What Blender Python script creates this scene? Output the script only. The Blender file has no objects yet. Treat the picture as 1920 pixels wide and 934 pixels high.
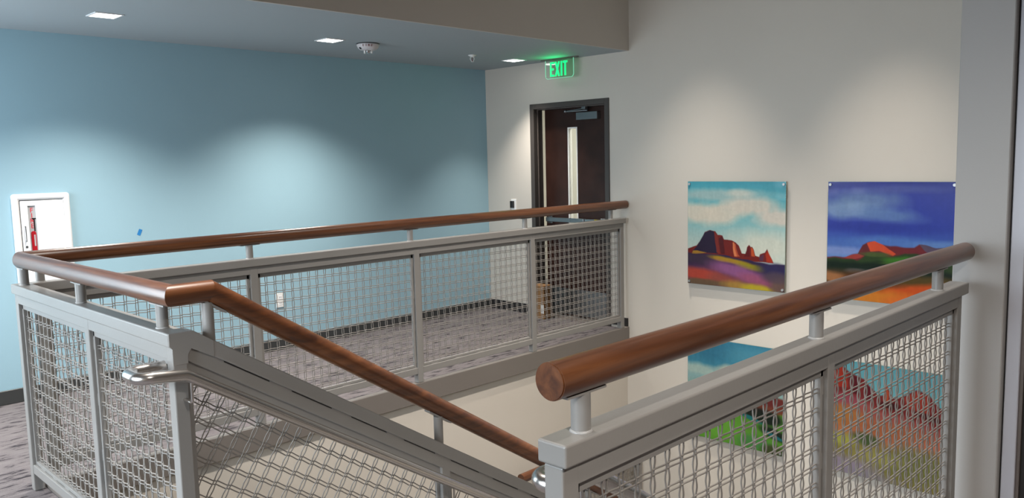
import bpy, bmesh, math, random
import numpy as np
from mathutils import Vector, Matrix

random.seed(7)
SC = bpy.context.scene
COL = SC.collection
R = math.radians
PI = math.pi

# ------------------------------------------------------------------ camera
F_PX, YAW, PITCH, ROLL, EYE = 1517.53, 0.7788, -0.1087, -0.0232, 1.6234
cam_d = bpy.data.cameras.new('camera')
cam_d.sensor_fit = 'HORIZONTAL'
cam_d.sensor_width = 36.0
cam_d.lens = 36.0 * F_PX / 1920.0
cam_d.clip_start = 0.02
cam = bpy.data.objects.new('camera', cam_d)
COL.objects.link(cam)
fw = Vector((math.cos(PITCH) * math.cos(YAW), math.cos(PITCH) * math.sin(YAW), math.sin(PITCH)))
rt = Vector((math.sin(YAW), -math.cos(YAW), 0))
up = rt.cross(fw)
rt2 = math.cos(ROLL) * rt + math.sin(ROLL) * up
up2 = -math.sin(ROLL) * rt + math.cos(ROLL) * up
cam.matrix_world = Matrix(((rt2.x, up2.x, -fw.x, 0), (rt2.y, up2.y, -fw.y, 0), (rt2.z, up2.z, -fw.z, EYE), (0, 0, 0, 1)))
SC.camera = cam

# ------------------------------------------------------------------ world, exposure, large lights
SC.view_settings.view_transform = 'Standard'
SC.view_settings.look = 'None'
SC.view_settings.gamma = 1.0
SC.view_settings.use_curve_mapping = False
SC.view_settings.exposure = 0.0
world = bpy.data.worlds.new('world')
SC.world = world
world.use_nodes = True
world.node_tree.nodes['Background'].inputs[0].default_value = (0.75, 0.85, 1.0, 1)
world.node_tree.nodes['Background'].inputs[1].default_value = 0.3


def lamp(name, kind, loc, aim, power, color, **kw):
    d = bpy.data.lights.new(name, kind)
    d.energy = power
    d.color = color
    for k, v in kw.items():
        setattr(d, k, v)
    o = bpy.data.objects.new(name, d)
    COL.objects.link(o)
    o.location = loc
    o.rotation_euler = Vector(Vector(aim) - Vector(loc)).to_track_quat('-Z', 'Y').to_euler()
    return o


WARM = (1.0, 0.86, 0.72)
NEUTRAL = (1.0, 0.93, 0.85)
COOL = (0.80, 0.91, 1.0)
# daylight through the window in the left wall
lamp('window_daylight', 'AREA', (-2.45, 2.6, 1.5), (1.0, 2.6, 0.0), 100, COOL, shape='RECTANGLE', size=3.0, size_y=1.9, spread=R(84))
lamp('corridor_window_daylight', 'AREA', (-0.28, 5.55, 1.5), (3, 5.2, 1.0), 70, COOL, shape='RECTANGLE', size=1.4, size_y=1.7)
# recessed ceiling lamps over the stair and over the viewer's side
for lx, ly, pw, cone in ((1.7, 2.9, 800, 88), (3.9, 2.9, 1300, 86), (2.4, 0.25, 250, 88), (0.3, -1.6, 1200, 148)):
    lamp('recessed_lamp', 'SPOT', (lx, ly, 3.93), (lx, ly, 0), pw, NEUTRAL, spot_size=R(cone), spot_blend=1.0, shadow_soft_size=0.09)

# ------------------------------------------------------------------ materials
MATS = {}


def lin(c):
    return tuple(((v / 255.0) / 12.92 if v / 255.0 <= 0.04045 else ((v / 255.0 + 0.055) / 1.055) ** 2.4) for v in c)


def mat(name, color, rough=0.5, metal=0.0, var=0.0, vscale=8.0, bump=0.0, bscale=200.0, coat=0.0, emit=None, estr=0.0,
        trans=0.0, ior=1.45, spec=None):
    m = bpy.data.materials.new(name)
    m.use_nodes = True
    nt = m.node_tree
    b = nt.nodes['Principled BSDF']
    b.inputs['Base Color'].default_value = (*color, 1)
    b.inputs['Roughness'].default_value = rough
    b.inputs['Metallic'].default_value = metal
    b.inputs['IOR'].default_value = ior
    b.inputs['Transmission Weight'].default_value = trans
    b.inputs['Coat Weight'].default_value = coat
    b.inputs['Coat Roughness'].default_value = 0.12
    if spec is not None:
        b.inputs['Specular IOR Level'].default_value = spec
    if emit:
        b.inputs['Emission Color'].default_value = (*emit, 1)
        b.inputs['Emission Strength'].default_value = estr
    tc = nt.nodes.new('ShaderNodeTexCoord')
    if var > 0:
        n = nt.nodes.new('ShaderNodeTexNoise')
        n.inputs['Scale'].default_value = vscale
        n.inputs['Detail'].default_value = 4
        nt.links.new(tc.outputs['Object'], n.inputs['Vector'])
        r = nt.nodes.new('ShaderNodeValToRGB')
        r.color_ramp.elements[0].position = 0.3
        r.color_ramp.elements[1].position = 0.7
        r.color_ramp.elements[0].color = (*[c * (1 - var) for c in color], 1)
        r.color_ramp.elements[1].color = (*[min(1, c * (1 + var)) for c in color], 1)
        nt.links.new(n.outputs['Fac'], r.inputs['Fac'])
        nt.links.new(r.outputs['Color'], b.inputs['Base Color'])
    if bump > 0:
        n2 = nt.nodes.new('ShaderNodeTexNoise')
        n2.inputs['Scale'].default_value = bscale
        n2.inputs['Detail'].default_value = 3
        nt.links.new(tc.outputs['Object'], n2.inputs['Vector'])
        bp = nt.nodes.new('ShaderNodeBump')
        bp.inputs['Strength'].default_value = bump
        bp.inputs['Distance'].default_value = 0.002
        nt.links.new(n2.outputs['Fac'], bp.inputs['Height'])
        nt.links.new(bp.outputs['Normal'], b.inputs['Normal'])
    MATS[name] = m
    return m


mat('blue_paint', (0.312, 0.487, 0.572), 0.55, bump=0.15, bscale=160, var=0.015, vscale=2)
mat('beige_paint', (0.56, 0.515, 0.455), 0.6, bump=0.15, bscale=160, var=0.012, vscale=2)
mat('ceiling_paint', (0.37, 0.415, 0.44), 0.75, bump=0.1, bscale=160)
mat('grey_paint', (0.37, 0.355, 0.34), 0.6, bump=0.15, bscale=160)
mat('dim_paint', (0.50, 0.49, 0.475), 0.7)
mat('white_wall_paint', (0.75, 0.74, 0.68), 0.6)
mat('steel_paint', (0.232, 0.222, 0.210), 0.34, bump=0.12, bscale=90, var=0.02, vscale=5)
mat('weld_paint', (0.33, 0.32, 0.31), 0.3, bump=0.6, bscale=400)
mat('wire_steel', (0.225, 0.208, 0.19), 0.45, metal=0.15)
mat('fascia_paint', (0.165, 0.146, 0.132), 0.42, var=0.02, vscale=4)
mat('stainless', (0.62, 0.59, 0.56), 0.24, metal=1.0)
mat('satin_steel', (0.34, 0.36, 0.37), 0.32, metal=1.0)
mat('chrome', (0.5, 0.5, 0.5), 0.25, metal=1.0)
mat('standoff_metal', (0.42, 0.42, 0.42), 0.42, metal=0.85)
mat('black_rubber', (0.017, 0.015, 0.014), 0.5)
mat('black_plastic', (0.012, 0.012, 0.012), 0.35)
mat('white_enamel', (0.85, 0.86, 0.87), 0.25)
mat('white_plastic', (0.8, 0.8, 0.78), 0.4)
mat('frame_paint', (0.06, 0.052, 0.047), 0.4)
mat('door_veneer', (0.030, 0.0125, 0.009), 0.3, var=0.25, vscale=6)
mat('red_paint', (0.36, 0.008, 0.016), 0.35)
mat('red_letters', (0.6, 0.02, 0.03), 0.5)
mat('pale_window', (0.42, 0.43, 0.44), 0.15)
mat('blue_tape', (0.02, 0.2, 0.5), 0.6)
mat('cardboard', (0.24, 0.125, 0.05), 0.8, var=0.1, vscale=20)
mat('glass', (0.95, 0.98, 0.96), 0.02, trans=1.0, ior=1.45)
mat('acrylic_edge', (0.55, 0.85, 0.72), 0.05, trans=0.85, ior=1.49)
mat('exit_panel', (0.88, 0.98, 0.92), 0.02, trans=1.0, ior=1.49)
mat('exit_edge', (0.45, 0.85, 0.65), 0.15, emit=(0.25, 1.0, 0.6), estr=0.35)
mat('exit_letters', (0.02, 0.7, 0.2), 0.4, emit=(0.0, 1.0, 0.22), estr=1.15)
mat('lamp_lens', (1, 1, 1), 0.4, emit=(1.0, 0.98, 0.95), estr=9.0)
mat('strobe_body', (0.62, 0.58, 0.59), 0.35)
mat('dark_letters', (0.16, 0.02, 0.02), 0.5)
mat('pale_frame', (0.44, 0.44, 0.48), 0.4)
mat('brown_metal', (0.12, 0.1, 0.09), 0.4)
mat('dark_wall', (0.11, 0.11, 0.11), 0.7)
mat('yellow_label', (0.6, 0.5, 0.03), 0.5)
mat('stair_rubber', (0.12, 0.115, 0.115), 0.6, var=0.1, vscale=40)
mat('baseboard_rubber', (0.028, 0.026, 0.026), 0.38)
mat('baseboard_grey', (0.045, 0.047, 0.047), 0.4)


def wood_mat(name, axis):
    m = bpy.data.materials.new(name)
    m.use_nodes = True
    nt = m.node_tree
    b = nt.nodes['Principled BSDF']
    tc = nt.nodes.new('ShaderNodeTexCoord')
    mp = nt.nodes.new('ShaderNodeMapping')
    s = [34.0, 34.0, 34.0]
    s['xyz'.index(axis)] = 1.6
    mp.inputs['Scale'].default_value = s
    nt.links.new(tc.outputs['Object'], mp.inputs['Vector'])
    n = nt.nodes.new('ShaderNodeTexNoise')
    n.inputs['Scale'].default_value = 1.0
    n.inputs['Detail'].default_value = 7
    n.inputs['Roughness'].default_value = 0.62
    n.inputs['Distortion'].default_value = 0.5
    nt.links.new(mp.outputs['Vector'], n.inputs['Vector'])
    r = nt.nodes.new('ShaderNodeValToRGB')
    e = r.color_ramp.elements
    e[0].position, e[0].color = 0.30, (0.052, 0.0155, 0.0052, 1)
    e[1].position, e[1].color = 0.72, (0.190, 0.069, 0.023, 1)
    k = r.color_ramp.elements.new(0.5)
    k.color = (0.120, 0.0390, 0.0115, 1)
    nt.links.new(n.outputs['Fac'], r.inputs['Fac'])
    # broad staves with a slightly different tone along the length
    mp2 = nt.nodes.new('ShaderNodeMapping')
    s2 = [9.0, 9.0, 9.0]
    s2['xyz'.index(axis)] = 0.9
    mp2.inputs['Scale'].default_value = s2
    nt.links.new(tc.outputs['Object'], mp2.inputs['Vector'])
    n2 = nt.nodes.new('ShaderNodeTexNoise')
    n2.inputs['Scale'].default_value = 1.0
    n2.inputs['Detail'].default_value = 2
    nt.links.new(mp2.outputs['Vector'], n2.inputs['Vector'])
    mx = nt.nodes.new('ShaderNodeMix')
    mx.data_type = 'RGBA'
    mx.blend_type = 'MULTIPLY'
    mx.inputs['Factor'].default_value = 0.75
    r2 = nt.nodes.new('ShaderNodeValToRGB')
    r2.color_ramp.elements[0].position = 0.35
    r2.color_ramp.elements[0].color = (0.55, 0.5, 0.48, 1)
    r2.color_ramp.elements[1].position = 0.65
    r2.color_ramp.elements[1].color = (1, 1, 1, 1)
    nt.links.new(n2.outputs['Fac'], r2.inputs['Fac'])
    nt.links.new(r.outputs['Color'], mx.inputs[6])
    nt.links.new(r2.outputs['Color'], mx.inputs[7])
    nt.links.new(mx.outputs[2], b.inputs['Base Color'])
    b.inputs['Roughness'].default_value = 0.33
    b.inputs['Coat Weight'].default_value = 0.35
    b.inputs['Coat Roughness'].default_value = 0.2
    MATS[name] = m


wood_mat('wood_along_x', 'x')
wood_mat('wood_along_y', 'y')


def carpet_mat():
    m = bpy.data.materials.new('carpet')
    m.use_nodes = True
    nt = m.node_tree
    b = nt.nodes['Principled BSDF']
    b.inputs['Roughness'].default_value = 0.95
    b.inputs['Specular IOR Level'].default_value = 0.1
    tc = nt.nodes.new('ShaderNodeTexCoord')

    def noise(sx, sy, detail, rough):
        mp = nt.nodes.new('ShaderNodeMapping')
        mp.inputs['Scale'].default_value = (sx, sy, 1)
        nt.links.new(tc.outputs['Object'], mp.inputs['Vector'])
        n = nt.nodes.new('ShaderNodeTexNoise')
        n.inputs['Scale'].default_value = 1
        n.inputs['Detail'].default_value = detail
        n.inputs['Roughness'].default_value = rough
        nt.links.new(mp.outputs['Vector'], n.inputs['Vector'])
        return n
    streak = noise(6.0, 24, 6, 0.66)
    r = nt.nodes.new('ShaderNodeValToRGB')
    e = r.color_ramp.elements
    e[0].position, e[0].color = 0.39, (0.034, 0.030, 0.035, 1)
    e[1].position, e[1].color = 0.465, (0.150, 0.133, 0.136, 1)
    k = e.new(0.8)
    k.color = (0.20, 0.18, 0.183, 1)
    nt.links.new(streak.outputs['Fac'], r.inputs['Fac'])
    fine = noise(330, 330, 2, 0.7)
    r2 = nt.nodes.new('ShaderNodeValToRGB')
    r2.color_ramp.elements[0].position = 0.3
    r2.color_ramp.elements[0].color = (0.55, 0.55, 0.55, 1)
    r2.color_ramp.elements[1].position = 0.7
    r2.color_ramp.elements[1].color = (1.25, 1.25, 1.25, 1)
    nt.links.new(fine.outputs['Fac'], r2.inputs['Fac'])
    mx = nt.nodes.new('ShaderNodeMix')
    mx.data_type = 'RGBA'
    mx.blend_type = 'MULTIPLY'
    mx.inputs['Factor'].default_value = 1.0
    nt.links.new(r.outputs['Color'], mx.inputs[6])
    nt.links.new(r2.outputs['Color'], mx.inputs[7])
    nt.links.new(mx.outputs[2], b.inputs['Base Color'])
    bp = nt.nodes.new('ShaderNodeBump')
    bp.inputs['Strength'].default_value = 0.5
    bp.inputs['Distance'].default_value = 0.004
    nt.links.new(fine.outputs['Fac'], bp.inputs['Height'])
    nt.links.new(bp.outputs['Normal'], b.inputs['Normal'])
    MATS['carpet'] = m


carpet_mat()


def print_mat():
    m = bpy.data.materials.new('painted_print')
    m.use_nodes = True
    nt = m.node_tree
    b = nt.nodes['Principled BSDF']
    a = nt.nodes.new('ShaderNodeVertexColor')
    a.layer_name = 'print'
    nt.links.new(a.outputs['Color'], b.inputs['Base Color'])
    b.inputs['Roughness'].default_value = 0.25
    b.inputs['Coat Weight'].default_value = 0.15
    b.inputs['Specular IOR Level'].default_value = 0.15
    b.inputs['Coat Roughness'].default_value = 0.05
    MATS['painted_print'] = m


print_mat()

# ------------------------------------------------------------------ mesh helpers


class MB:
    """collects shapes into ONE mesh"""

    def __init__(self):
        self.bm = bmesh.new()

    def box(self, x0, x1, y0, y1, z0, z1, bev=0.0, seg=1, m=None):
        b = bmesh.new()
        vs = [b.verts.new((x, y, z)) for x in (x0, x1) for y in (y0, y1) for z in (z0, z1)]
        for f in ((0, 1, 3, 2), (4, 6, 7, 5), (0, 4, 5, 1), (2, 3, 7, 6), (0, 2, 6, 4), (1, 5, 7, 3)):
            b.faces.new([vs[i] for i in f])
        if bev > 0:
            bmesh.ops.bevel(b, geom=b.edges[:], offset=bev, segments=seg, affect='EDGES', profile=0.5)
        if m is not None:
            b.transform(m)
        self._merge(b)
        return self

    def _merge(self, b):
        me = bpy.data.meshes.new('tmp')
        b.to_mesh(me)
        b.free()
        self.bm.from_mesh(me)
        bpy.data.meshes.remove(me)

    def prism(self, poly, axis, a0, a1, bev=0.0):
        """poly in the plane normal to axis ('x': (y,z), 'y': (x,z), 'z': (x,y)), extruded a0..a1"""
        b = bmesh.new()

        def p(q, a):
            return {'x': (a, q[0], q[1]), 'y': (q[0], a, q[1]), 'z': (q[0], q[1], a)}[axis]
        lo = [b.verts.new(p(q, a0)) for q in poly]
        hi = [b.verts.new(p(q, a1)) for q in poly]
        b.faces.new(lo)
        b.faces.new(hi[::-1])
        n = len(poly)
        for i in range(n):
            b.faces.new((lo[i], lo[(i + 1) % n], hi[(i + 1) % n], hi[i]))
        bmesh.ops.recalc_face_normals(b, faces=b.faces[:])
        if bev > 0:
            bmesh.ops.bevel(b, geom=b.edges[:], offset=bev, segments=2, affect='EDGES', profile=0.5)
        self._merge(b)
        return self

    def tube(self, pts, r, n=24, cap=True, end0=None, end1=None, round_cap=0.0):
        """sweep along pts; end0/end1 = plane normals for mitred ends"""
        P = [Vector(p) for p in pts]
        b = self.bm
        rings = []
        ref = None
        for i, p in enumerate(P):
            d0 = (P[i] - P[i - 1]).normalized() if i > 0 else None
            d1 = (P[i + 1] - P[i]).normalized() if i < len(P) - 1 else None
            d = d1 if d0 is None else d0
            if i == 0:
                nrm = Vector(end0).normalized() if end0 else d1
            elif i == len(P) - 1:
                nrm = Vector(end1).normalized() if end1 else d0
            else:
                nrm = (d0 + d1).normalized()
            base = d1 if i == 0 else d0
            if ref is None:
                ref = Vector((0, 0, 1)) if abs(base.z) < 0.9 else Vector((1, 0, 0))
            u = (ref - ref.dot(base) * base).normalized()
            v = base.cross(u)
            ref = u
            ring = []
            for k in range(n):
                a = 2 * PI * k / n
                q = p + r * (math.cos(a) * u + math.sin(a) * v)
                t = (p - q).dot(nrm) / base.dot(nrm)
                ring.append(b.verts.new(q + t * base))
            rings.append(ring)
        for i in range(len(rings) - 1):
            for k in range(n):
                f = b.faces.new((rings[i][k], rings[i][(k + 1) % n], rings[i + 1][(k + 1) % n], rings[i + 1][k]))
                f.smooth = True
        if cap:
            for ring, s in ((rings[0], 1), (rings[-1], -1)):
                vs = [b.verts.new(v.co) for v in ring]
                if s == 1:
                    vs = vs[::-1]
                b.faces.new(vs)
        return self

    def lathe(self, prof, n=32, loc=(0, 0, 0)):
        b = self.bm
        rings = []
        for r, z in prof:
            rings.append([b.verts.new((loc[0] + max(r, 1e-5) * math.cos(2 * PI * k / n), loc[1] + max(r, 1e-5) * math.sin(2 * PI * k / n), loc[2] + z)) for k in range(n)])
        for i in range(len(rings) - 1):
            for k in range(n):
                f = b.faces.new((rings[i][k], rings[i][(k + 1) % n], rings[i + 1][(k + 1) % n], rings[i + 1][k]))
                f.smooth = True
        b.faces.new(rings[0][::-1])
        b.faces.new(rings[-1])
        return self

    def build(self, name, material, parent=None, recalc=True):
        if recalc:
            bmesh.ops.recalc_face_normals(self.bm, faces=self.bm.faces[:])
        me = bpy.data.meshes.new(name)
        self.bm.to_mesh(me)
        self.bm.free()
        me.materials.append(MATS[material])
        o = bpy.data.objects.new(name, me)
        COL.objects.link(o)
        if parent is not None:
            o.parent = parent
            o.matrix_parent_inverse = root_inverse(parent)
        return o


def root_inverse(o):
    """parts are modelled in world coordinates; undo the offset of the thing's empty"""
    if o.parent is not None:
        return Matrix.Identity(4)      # a part already sits at the world origin
    return Matrix.Translation(o.location).inverted()


def thing(name, label, cat, loc=(0, 0, 0), group=None):
    o = bpy.data.objects.new(name, None)
    o.empty_display_size = 0.1
    COL.objects.link(o)
    o.location = loc
    o['label'] = label
    o['category'] = cat
    if group:
        o['group'] = group
    return o


def tag(o, label, cat, group=None):
    o['label'] = label
    o['category'] = cat
    if group:
        o['group'] = group
    return o


def struct(o):
    o['kind'] = 'structure'
    return o


def mesh_np(name, verts, faces, material, parent=None, smooth=True):
    me = bpy.data.meshes.new(name)
    me.vertices.add(len(verts))
    me.vertices.foreach_set('co', np.asarray(verts, np.float32).ravel())
    nf = len(faces)
    me.loops.add(nf * 4)
    me.loops.foreach_set('vertex_index', np.asarray(faces, np.int32).ravel())
    me.polygons.add(nf)
    me.polygons.foreach_set('loop_start', np.arange(nf, dtype=np.int32) * 4)
    me.polygons.foreach_set('use_smooth', np.full(nf, smooth))
    me.update(calc_edges=True)
    me.validate()
    me.materials.append(MATS[material])
    o = bpy.data.objects.new(name, me)
    COL.objects.link(o)
    if parent is not None:
        o.parent = parent
        o.matrix_parent_inverse = root_inverse(parent)
    return o


def text_obj(name, s, size, material, loc, rot, parent, depth=0.0005, align='CENTER', xscale=1.0):
    c = bpy.data.curves.new(name, 'FONT')
    c.body = s
    c.size = size
    c.align_x = align
    c.align_y = 'CENTER'
    c.extrude = depth
    t = bpy.data.objects.new('tmp_text', c)
    COL.objects.link(t)
    dg = bpy.context.evaluated_depsgraph_get()
    me = bpy.data.meshes.new_from_object(t.evaluated_get(dg))
    bpy.data.objects.remove(t)
    me.materials.clear()
    me.materials.append(MATS[material])
    M = Matrix.Translation(loc) @ rot.to_4x4() @ Matrix.Diagonal((xscale, 1, 1, 1))
    me.transform(M)
    o = bpy.data.objects.new(name, me)
    COL.objects.link(o)
    if parent is not None:
        o.parent = parent
        o.matrix_parent_inverse = root_inverse(parent)
    return o


# ------------------------------------------------------------------ plan (metres, read off the photograph)
XW = 6.176      # face of the right wall
YB = 6.441      # face of the blue wall
HC = 2.6025     # corridor ceiling
YS = 4.53       # face of the bulkhead
HT = 3.95       # stairwell ceiling
YF = 4.536      # near face of the far guardrail
XL = 1.092      # outer face of the left guardrail
YL = 2.72       # near face of the stair guardrail
YN = 1.003      # near face of the near guardrail
ZLOW = -3.9     # lower floor
XC = 3.88       # end face of the wall on the right
DY0, DY1, DH = 4.812, 5.732, 2.143   # door opening

# ------------------------------------------------------------------ structure
wb = MB().box(-2.6, XW + 0.125, YB, YB + 0.15, -0.3, HC + 0.02)
struct(wb.build('wall_back', 'blue_paint'))
w = MB()
T = 0.125
w.box(XW, XW + T, DY1 + 0.0, YB, -0.3, HT)
w.box(XW, XW + T, DY0, DY1, DH, HT)
w.box(XW, XW + T, 1.0, DY0, ZLOW, HT)
w.box(XW, XW + T, DY0, 4.62, ZLOW, -0.3) if False else None
struct(w.build('wall_right', 'beige_paint'))
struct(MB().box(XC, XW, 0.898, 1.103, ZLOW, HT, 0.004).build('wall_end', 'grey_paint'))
struct(MB().box(1.17, XW, 4.572, 4.75, ZLOW, -0.124).build('wall_under_landing', 'beige_paint'))
struct(MB().box(1.02, 1.15, 1.09, 4.62, ZLOW, -0.30).build('wall_under_left', 'beige_paint'))
struct(MB().box(1.02, XC, 0.95, 1.08, ZLOW, -0.30).build('wall_under_near', 'beige_paint'))
# left walls, each with a window opening
w = MB()
w.box(-2.75, -2.6, -6.0, 1.1, -0.3, HT)
w.box(-2.75, -2.6, 4.1, YS, -0.3, HT)
w.box(-2.75, -2.6, 1.1, 4.1, -0.3, 0.55)
w.box(-2.75, -2.6, 1.1, 4.1, 2.55, HT)
struct(w.build('wall_left', 'beige_paint'))
w = MB()
w.box(-0.50, -0.35, YS + 0.02, 4.80, 0.0, HC)
w.box(-0.50, -0.35, 6.30, YB, 0.0, HC)
w.box(-0.50, -0.35, 4.80, 6.30, 0.0, 0.60)
w.box(-0.50, -0.35, 4.80, 6.30, 2.40, HC)
struct(w.build('wall_left', 'beige_paint'))
struct(MB().box(-2.75, XW + T, -6.15, -6.0, -0.3, HT).build('wall_front', 'dim_paint'))
for nm, xw_, ya, yb_, za, zb2, bars in (('window_1', -2.72, 1.1, 4.1, 0.55, 2.55, (1.1, 2.57, 4.04)), ('window_2', -0.47, 4.8, 6.3, 0.6, 2.4, (4.8, 6.24))):
    wf = bpy.data.objects.new(nm, None)
    COL.objects.link(wf)
    wf.location = (xw_, (ya + yb_) / 2, za)
    struct(wf)
    f = MB()
    f.box(xw_, xw_ + 0.08, ya, yb_, za, za + 0.06)
    f.box(xw_, xw_ + 0.08, ya, yb_, zb2 - 0.06, zb2)
    for y in bars:
        f.box(xw_, xw_ + 0.08, y, y + 0.06, za + 0.06, zb2 - 0.06)
    f.build('window_frame', 'brown_metal', wf)

# ceilings and the bulkhead between them
struct(MB().box(-2.6, XW, YS + 0.02, YB, HC, HC + 0.2).build('ceiling', 'ceiling_paint'))
struct(MB().box(-2.6, XW, YS, YS + 0.02, HC, HT).build('trim_1', 'beige_paint'))
struct(MB().box(-2.75, XW + T, -6.15, YS + 0.02, HT, HT + 0.15).build('ceiling', 'dim_paint'))

# floors
fl = MB()
fl.box(-2.6, 1.16, -6.0, YB, -0.30, 0.0)
fl.box(1.16, XW, 4.602, YB, -0.12, 0.0)
fl.box(1.16, XC + 0.0, -6.0, 1.083, -0.30, 0.0)
fl.box(XC, XW, -6.0, 0.898, -0.30, 0.0)
struct(fl.build('floor', 'carpet'))
struct(MB().box(1.0, XW, 1.0, 4.75, ZLOW - 0.2, ZLOW).build('floor', 'stair_rubber'))

# painted steel edge of the slab
struct(MB().box(1.162, XW - 0.001, 4.546, 4.601, -0.123, 0.025, 0.002).build('trim_2', 'fascia_paint'))
struct(MB().box(1.162, 1.170, 1.09, 4.545, -0.295, 0.012).build('trim_3', 'fascia_paint'))
struct(MB().box(1.171, XC, 1.084, 1.092, -0.295, 0.012).build('trim_4', 'fascia_paint'))

# baseboards
struct(MB().box(-2.6, XW - 0.012, YB - 0.012, YB - 0.0005, 0.0, 0.1016, 0.003).build('baseboard_back', 'baseboard_grey'))
b = MB()
b.box(XW - 0.012, XW - 0.0005, DY1 + 0.051, YB - 0.001, 0, 0.1016, 0.003)
struct(b.build('baseboard_right', 'baseboard_rubber'))
struct(MB().box(XW - 0.014, XW - 0.0005, 4.556, DY0 - 0.051, 0.026, 0.107, 0.003).build('baseboard_right', 'baseboard_rubber'))

# glazed door set right of the wall end
gd = thing('door_2', 'x', 'door', (3.97, 0.85, 0))
for k in ('label', 'category'):
    del gd[k]
struct(gd)
MB().box(3.915, 4.05, 0.838, 0.890, 0.0, HT - 0.01, 0.003).build('door_jamb', 'pale_frame', gd)
MB().box(3.93, 4.04, 0.824, 0.837, 0.0, HT - 0.01).build('door_stop', 'brown_metal', gd)
MB().box(3.945, 4.02, 0.800, 0.823, 0.0, HT - 0.01).build('gasket', 'black_rubber', gd)
MB().box(3.976, 3.984, -0.6, 0.800, 0.02, HT - 0.02).build('glass_pane', 'glass', gd)
struct(MB().box(4.1, XW, -0.7, -0.6, 0, HT - 0.01).build('wall_glazed_room', 'dark_wall'))
struct(MB().box(3.94, 4.02, -6.0, -0.6, 0, HT - 0.01).build('wall_glazed_front', 'beige_paint'))

# lit room behind the open door
lob = MB()
lob.box(XW + 2.0, XW + 2.1, 3.6, 8.6, -0.3, 2.9)
lob.box(XW + T, XW + 2.0, 8.5, 8.6, -0.3, 2.9)
lob.box(XW + T, XW + 2.0, 3.6, 3.7, -0.3, 2.9)
lob.box(XW + T, XW + 0.14, 6.6, 8.5, -0.3, 2.9)
struct(lob.build('wall_far_room', 'white_wall_paint'))
struct(MB().box(XW + T, XW + 2.0, 3.7, 8.5, 2.62, 2.75).build('ceiling', 'ceiling_paint'))
struct(MB().box(XW + T, XW + 2.0, 3.7, 8.5, -0.2, -0.001).build('floor', 'stair_rubber'))
struct(MB().box(XW, XW + T, DY0, DY1, -0.2, -0.001).build('trim_5', 'brown_metal'))
lamp('far_room_lamp', 'AREA', (XW + 1.2, 5.3, 2.58), (XW + 1.2, 5.3, 0), 85, (1.0, 0.95, 0.84), shape='RECTANGLE', size=1.0, size_y=2.0)

# ------------------------------------------------------------------ door
door = thing('door_1', 'x', 'door', (XW, (DY0 + DY1) / 2, 0))
for k in ('label', 'category'):
    del door[k]
struct(door)
f = MB()
FW = 0.0505
f.box(XW - 0.012, XW + T, DY1 - 0.002, DY1 + FW, 0, DH + FW, 0.002)
f.box(XW - 0.012, XW + T, DY0 - FW, DY0 + 0.002, 0, DH + FW, 0.002)
f.box(XW - 0.012, XW + T, DY0 + 0.002, DY1 - 0.002, DH - 0.002, DH + FW, 0.002)
f.build('door_frame', 'frame_paint', door)
f = MB().box(XW + T, XW + T + 0.10, DY0 - FW, DY1 + FW, 2.1365, DH + 0.06)
f.build('head_gap_cover', 'frame_paint', door)  # box added behind the wall to cover the gap above the leaf
st = MB()
st.box(XW + 0.045, XW + 0.06, DY1 - 0.008, DY1 - 0.002, 0, DH - 0.002)
st.box(XW + 0.045, XW + 0.06, DY0 + 0.002, DY1 - 0.008, DH - 0.008, DH - 0.002)
st.build('gasket', 'brown_metal', door)
# the leaf, hinged on the right and pushed a little away into the far room
ANG = R(1.7)
HX, HY = XW + T + 0.004, DY0 + 0.004
ML = Matrix.Translation((HX, HY, 0)) @ Matrix.Rotation(-ANG, 4, 'Z')   # leaf space: x = depth, y = along the leaf
LW = 0.908
lf = MB()
V0, V1, VZ0, VZ1 = 0.459, 0.588, 0.86, 1.945     # vision lite
TH = 0.045
for (y0, y1, z0, z1) in ((0, V0, 0.008, 2.135), (V1, LW, 0.008, 2.135), (V0, V1, 0.008, VZ0), (V0, V1, VZ1, 2.135)):
    lf.box(0, TH, y0, y1, z0, z1, m=ML)
leaf = lf.build('door_leaf', 'door_veneer', door)
lt = MB()
bw = 0.012
lt.box(-0.006, TH + 0.006, V0, V0 + bw, VZ0, VZ1, m=ML)
lt.box(-0.006, TH + 0.006, V1 - bw, V1, VZ0, VZ1, m=ML)
lt.box(-0.006, TH + 0.006, V0 + bw, V1 - bw, VZ1 - bw, VZ1, m=ML)
lt.box(-0.006, TH + 0.006, V0 + bw, V1 - bw, VZ0, VZ0 + bw, m=ML)
lt.build('lite_frame', 'white_plastic', leaf)
MB().box(0.018, 0.024, V0 + bw, V1 - bw, VZ0 + bw, VZ1 - bw, m=ML).build('glass_pane', 'glass', leaf)
MB().box(-0.002, -0.0002, 0.02, LW - 0.02, 0.02, 0.29, m=ML).build('kick_plate', 'satin_steel', leaf)
pb = MB()
pb.box(-0.075, -0.04, 0.33, 0.85, 0.985, 1.03, 0.004, 2, m=ML)
pb.build('push_bar', 'satin_steel', leaf)
pr = MB()
pr.box(-0.072, -0.04, 0.05, 0.322, 0.988, 1.028, 0.003, 2, m=ML)
pr.box(-0.04, -0.0002, 0.06, 0.14, 0.978, 1.036, 0.002, m=ML)
pr.box(-0.04, -0.0002, 0.79, 0.86, 0.965, 1.045, 0.002, m=ML)
pr.build('bar_rail', 'chrome', leaf)
MB().box(-0.0735, -0.0722, 0.13, 0.19, 0.992, 1.026, m=ML).build('warning_label', 'yellow_label', leaf)
cl = MB()
cl.box(-0.055, -0.0002, 0.155, 0.43, 2.01, 2.085, 0.003, m=ML)
cl.build('door_closer', 'satin_steel', leaf)
ca = MB()
ca.tube([ML @ Vector((-0.03, 0.30, 2.1)), ML @ Vector((-0.075, 0.55, 2.1))], 0.008, 10)
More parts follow.
